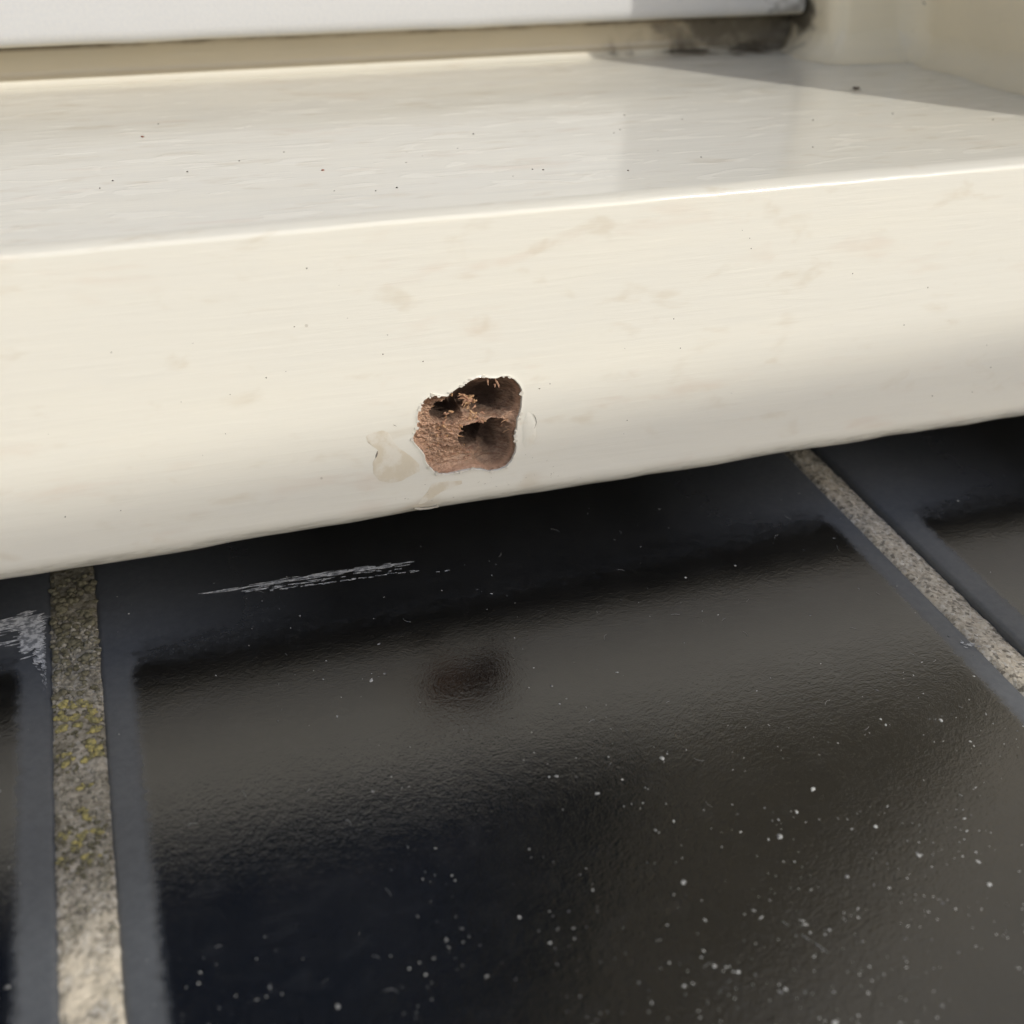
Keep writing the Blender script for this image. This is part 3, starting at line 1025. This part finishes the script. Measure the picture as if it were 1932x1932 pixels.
# lint lying on the tiles: short curled fibres
M_LINT = simple("pale_lint", (.30, .30, .30), .8)
vs, fs = [], []
for k in range(46):
    x, y = random.uniform(-10, 140), random.uniform(95, 222)
    a, ln, cv_ = random.uniform(0, 6.28), random.uniform(.6, 2.2), random.uniform(-1.6, 1.6)
    b = len(vs)
    for i in range(7):
        t = i / 6
        for (dx, dz) in ((-.022, .03), (.022, .03), (0, .075)):
            vs.append((x - dx * math.sin(a), y + dx * math.cos(a), tile_z(y) + .03 + dz + .05 * math.sin(3 * t)))
        x += math.cos(a) * ln / 6
        y += math.sin(a) * ln / 6
        a += cv_ / 6
    fs += [tuple(b + q for q in t) for t in grid_faces(7, 3, wrap=True)]
lint = mesh_obj("lint", vs, fs, M_LINT, tile_b, smooth=True)
lint["kind"] = "stuff"

# ------------------------------------------------------------------ mortar joints with lichen
def mortar(name, x0, x1, label, algae_fn, sink=.5, tilt=0.0, spots=()):
    gx = np.linspace(x0 - .7, x1 + .7, 46)
    gy = np.linspace(YT0, YT1, 900)
    X, Y = np.meshgrid(gx, gy, indexing='ij')
    wob = .42 * fbm(gy / 3.5, gy * 0 + x0, 0, 3)
    u = np.clip((X - x0 + .7) / (x1 - x0 + 1.4), 0, 1)
    X = X + wob[None, :] * (1 - abs(2 * u - 1))
    edge = np.clip(np.minimum(u, 1 - u) / .16, 0, 1) ** 1.4
    Z = tile_z(Y) - 1.5 + (1.5 - sink) * np.sqrt(edge) + .42 * fbm(X * .7, Y * .7, 6, 3) * (1 - .6 * edge) + .16 * fbm(X * 1.7, Y * 1.7, 5, 4) + .22 * fbm(X / 3, Y / 3, 9, 3)
    Z -= tilt * sstep(.15, 1.0, u)
    Z += .10 * np.clip(fbm(X * 3.1, Y * 3.1, 2, 2), 0, 1)
    al = algae_fn(Y) + .5 * fbm(X * .5, Y * .5, 4, 3)
    for (sx, sy) in spots:
        al = np.maximum(al, 1.15 * np.exp(-((X - sx) ** 2 + (Y - sy) ** 2) / 1.1) + .3 * fbm(X * 1.5, Y * 1.5, 3, 2))
    al = np.clip(al, 0, 1)
    sunlit = sstep(152, 134, Y)  # mask of the painted sunlight, full towards the tile front
    vs = np.stack([X, Y, Z], -1).reshape(-1, 3)
    o = mesh_obj(name, vs, grid_faces(len(gx), len(gy)), M_MORTAR, None, smooth=True, attrs={"algae": al.reshape(-1), "sunlit": sunlit.reshape(-1)})
    bm = bmesh.new(); bm.from_mesh(o.data); bmesh.ops.recalc_face_normals(bm, faces=list(bm.faces)); bm.to_mesh(o.data); bm.free()
    if o.data.polygons[0].normal.z < 0:
        o.data.flip_normals()
    grid = (X, Y, Z)
    return tag(o, label, "mortar joint", "mortar joints between the sill tiles"), grid


# yellow rosettes: a part each
YEL = [(-22.5, 194.5), (-21.0, 193.2), (-19.0, 193.0), (-23.2, 191.4), (-21.5, 190.2), (-18.4, 190.4), (-17.9, 188.8), (-20.6, 188.4), (-23.3, 188.3), (-18.2, 186.2),
       (-18.9, 183.0), (-18.0, 181.6), (-19.6, 179.8), (-23.2, 181.6), (-22.6, 179.6), (-20.2, 173.8), (-20.6, 168.8), (-19.2, 166.8), (-23.6, 164.9), (-20.8, 163.2), (-18.2, 164.0), (-22.0, 161.4), (-23.7, 159.2), (-19.5, 159.0)]
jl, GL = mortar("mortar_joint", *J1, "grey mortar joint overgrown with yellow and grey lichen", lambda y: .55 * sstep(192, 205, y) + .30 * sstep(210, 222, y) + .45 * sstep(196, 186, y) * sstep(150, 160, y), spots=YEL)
jr, GR = mortar("mortar_joint", *J2, "lichen-free grey mortar joint running diagonally at the right", lambda y: .35 * sstep(205, 225, y) - .1, .42, 1.5)

bm0 = bmesh.new()
bmesh.ops.create_icosphere(bm0, subdivisions=2, radius=1)
ICO_V = np.array([v.co[:] for v in bm0.verts])
ICO_F = [tuple(v.index for v in f.verts) for f in bm0.faces]
bm0.free()


def gz(G, x, y):
    i = np.argmin((G[0] - x) ** 2 + (G[1] - y) ** 2)
    return G[2].flat[i]


def lump_cluster(cx, cy, n, spread, s, G, lobed, vs, fs, xr):
    for k in range(n):
        x = float(np.clip(cx + random.gauss(0, spread), xr[0] + .25, xr[1] - .2))
        y = cy + random.gauss(0, spread * .8)
        r = s * random.uniform(.55, 1.15)
        off_ = random.uniform(0, 60)
        nv = ICO_V.copy()
        nn = 1 + (.55 if lobed else .35) * fbm(nv[:, 0] * 1.6 + off_, nv[:, 1] * 1.6, nv[:, 2] * 1.6 + off_, 2)
        flat = .58 if lobed else .78
        p = nv * nn[:, None] * np.array([r * random.uniform(.8, 1.25), r * random.uniform(.8, 1.25), r * flat])
        p += np.array([x, y, gz(G, x, y) + r * .12])
        b = len(vs)
        vs += p.tolist()
        fs += [tuple(b + q for q in t) for t in ICO_F]


for (x, y) in YEL:
    vs, fs = [], []
    s = .60 if y > 178 else .48
    lump_cluster(x, y, random.randint(5, 8), .55, s, GL, True, vs, fs, J1)
    mesh_obj("lichen_rosette", vs, fs, M_LICHEN_Y, jl, smooth=True)
# grey green nodules at the rail and pale crust in between
vs, fs = [], []
for k in range(170):
    y = random.uniform(208, 231) if k % 3 else random.uniform(196, 212)
    lump_cluster(random.uniform(*J1), y, 1, .1, random.uniform(.4, .95), GL, False, vs, fs, J1)
for k in range(60):
    lump_cluster(random.uniform(*J1), random.uniform(155, 166), 1, .1, random.uniform(.3, .55), GL, False, vs, fs, J1)
for k in range(70):
    lump_cluster(random.uniform(*J1), random.uniform(176, 194), 1, .1, random.uniform(.2, .4), GL, False, vs, fs, J1)
tag(mesh_obj("lichen_crust", vs, fs, M_LICHEN_G, jl, smooth=True), kind="stuff")
vs, fs = [], []
for k in range(330):
    lump_cluster(random.uniform(*J1), random.uniform(192, 217), 1, .1, random.uniform(.22, .62), GL, False, vs, fs, J1)
for k in range(180):
    lump_cluster(random.uniform(*J1), random.uniform(145, 178), 1, .1, random.uniform(.2, .5), GL, False, vs, fs, J1)
for k in range(12):
    lump_cluster(-17.6 + random.gauss(0, .3), random.uniform(152.5, 157), 1, .1, random.uniform(.4, .75), GL, True, vs, fs, (-24.5, -16.6))
tag(mesh_obj("lichen_crust", vs, fs, M_LICHEN_P, jl, smooth=True), kind="stuff")

# ------------------------------------------------------------------ grit, crumbs and a dead insect on the sill top


def crumb(name, x, y, r, mat, label, cat, group=None):
    off_ = random.uniform(0, 60)
    nv = ICO_V.copy()
    nn = 1 + .5 * fbm(nv[:, 0] * 1.5 + off_, nv[:, 1] * 1.5, nv[:, 2] * 1.5, 2)
    p = nv * nn[:, None] * np.array([r * 1.3, r, r * .7])
    p += np.array([x, y, top_z(y) + r * .4])
    o = mesh_obj(name, p, ICO_F, mat, None, smooth=False)
    return tag(o, label, cat, group)


crumb("crumb", 7.4, 278.4, .28, M_CRUMB, "orange brown crumb on the left of the sill top near the upstand", "crumb")
crumb("crumb", 39.6, 239.7, .25, M_CRUMB, "dark red crumb on the sill top above the hole", "crumb")
GRITS = [(14.0, 246.2), (-0.2, 243.7), (-2.7, 239.1), (11.6, 290.2), (29.9, 281.1), (79.7, 228.5), (34.6, 256.4), (24.8, 251.8), (56.9, 240.9), (70.2, 249.1), (77.3, 260.7), (50.6, 223.3), (46.3, 222.4), (38.9, 224.6), (81.6, 227.5), (97.7, 222.2), (117.1, 268.5), (107.7, 252.8), (110.3, 255.4), (128.4, 260.8), (157.5, 251.1), (143.6, 228.4), (116.6, 227.6), (179.8, 251.9), (198.9, 239.5)]
for k in range(8):
    GRITS.append((random.uniform(-15, 195), random.uniform(214, 300)))
vs, fs = [], []
for i, (x, y) in enumerate(GRITS):
    r = random.uniform(.10, .19) if i < 25 else random.uniform(.05, .10)
    p = ICO_V * (1 + .3 * fbm(ICO_V[:, 0] * 2 + i, ICO_V[:, 1] * 2, ICO_V[:, 2], 2))[:, None] * np.array([r * 1.2, r, r * .7]) + np.array([x, y, top_z(y) + r * .4])
    b = len(vs)
    vs += p.tolist()
    fs += [tuple(b + q for q in t) for t in ICO_F]
for k in range(40):
    x, z = random.uniform(-20, 190), random.uniform(-84, -38)
    if 43 < x < 72 and z < -60:
        continue
    r = random.uniform(.05, .13)
    p = ICO_V * np.array([r, r * .4, r]) + np.array([x, YF - r * .2, z])
    b = len(vs)
    vs += p.tolist()
    fs += [tuple(b + q for q in t) for t in ICO_F]
tag(mesh_obj("grit", vs, fs, M_GRIT, None, smooth=False), "tiny dark grains of grit scattered over the cream rail", "grit", kind="stuff")

# dead insect: body, head and bent legs
ins = tag(empty("dead_insect", (186.4, 278.0, top_z(278.0))), "tiny dark dead insect on the shaded sill in front of the jamb", "insect")
c0 = np.array([186.4, 278.0, top_z(278.0) + .7])
mesh_obj("body", ICO_V * np.array([.7, .4, .35]) + c0, ICO_F, M_GRIT, ins)
mesh_obj("head", ICO_V * .28 + c0 + np.array([.85, .1, .1]), ICO_F, M_GRIT, ins)
for k in range(6):
    a = (k % 3 - 1) * .7 + (0 if k < 3 else math.pi) + 1.57
    pts = [c0 + np.array([.3 * (k % 3 - 1), 0, 0]), c0 + np.array([0.8 * math.cos(a), 0.8 * math.sin(a), .4]), c0 + np.array([1.4 * math.cos(a), 1.4 * math.sin(a), -.6])]
    lv, lf = [], []
    for i, p in enumerate(pts):
        for j in range(4):
            t = 1.57 * j
            lv.append(tuple(p + .11 * np.array([math.cos(t) * .7, math.sin(t) * .7, math.cos(t + 1)])))
    lf = grid_faces(3, 4, wrap=True)
    mesh_obj("leg", lv, lf, M_GRIT, ins, smooth=False)
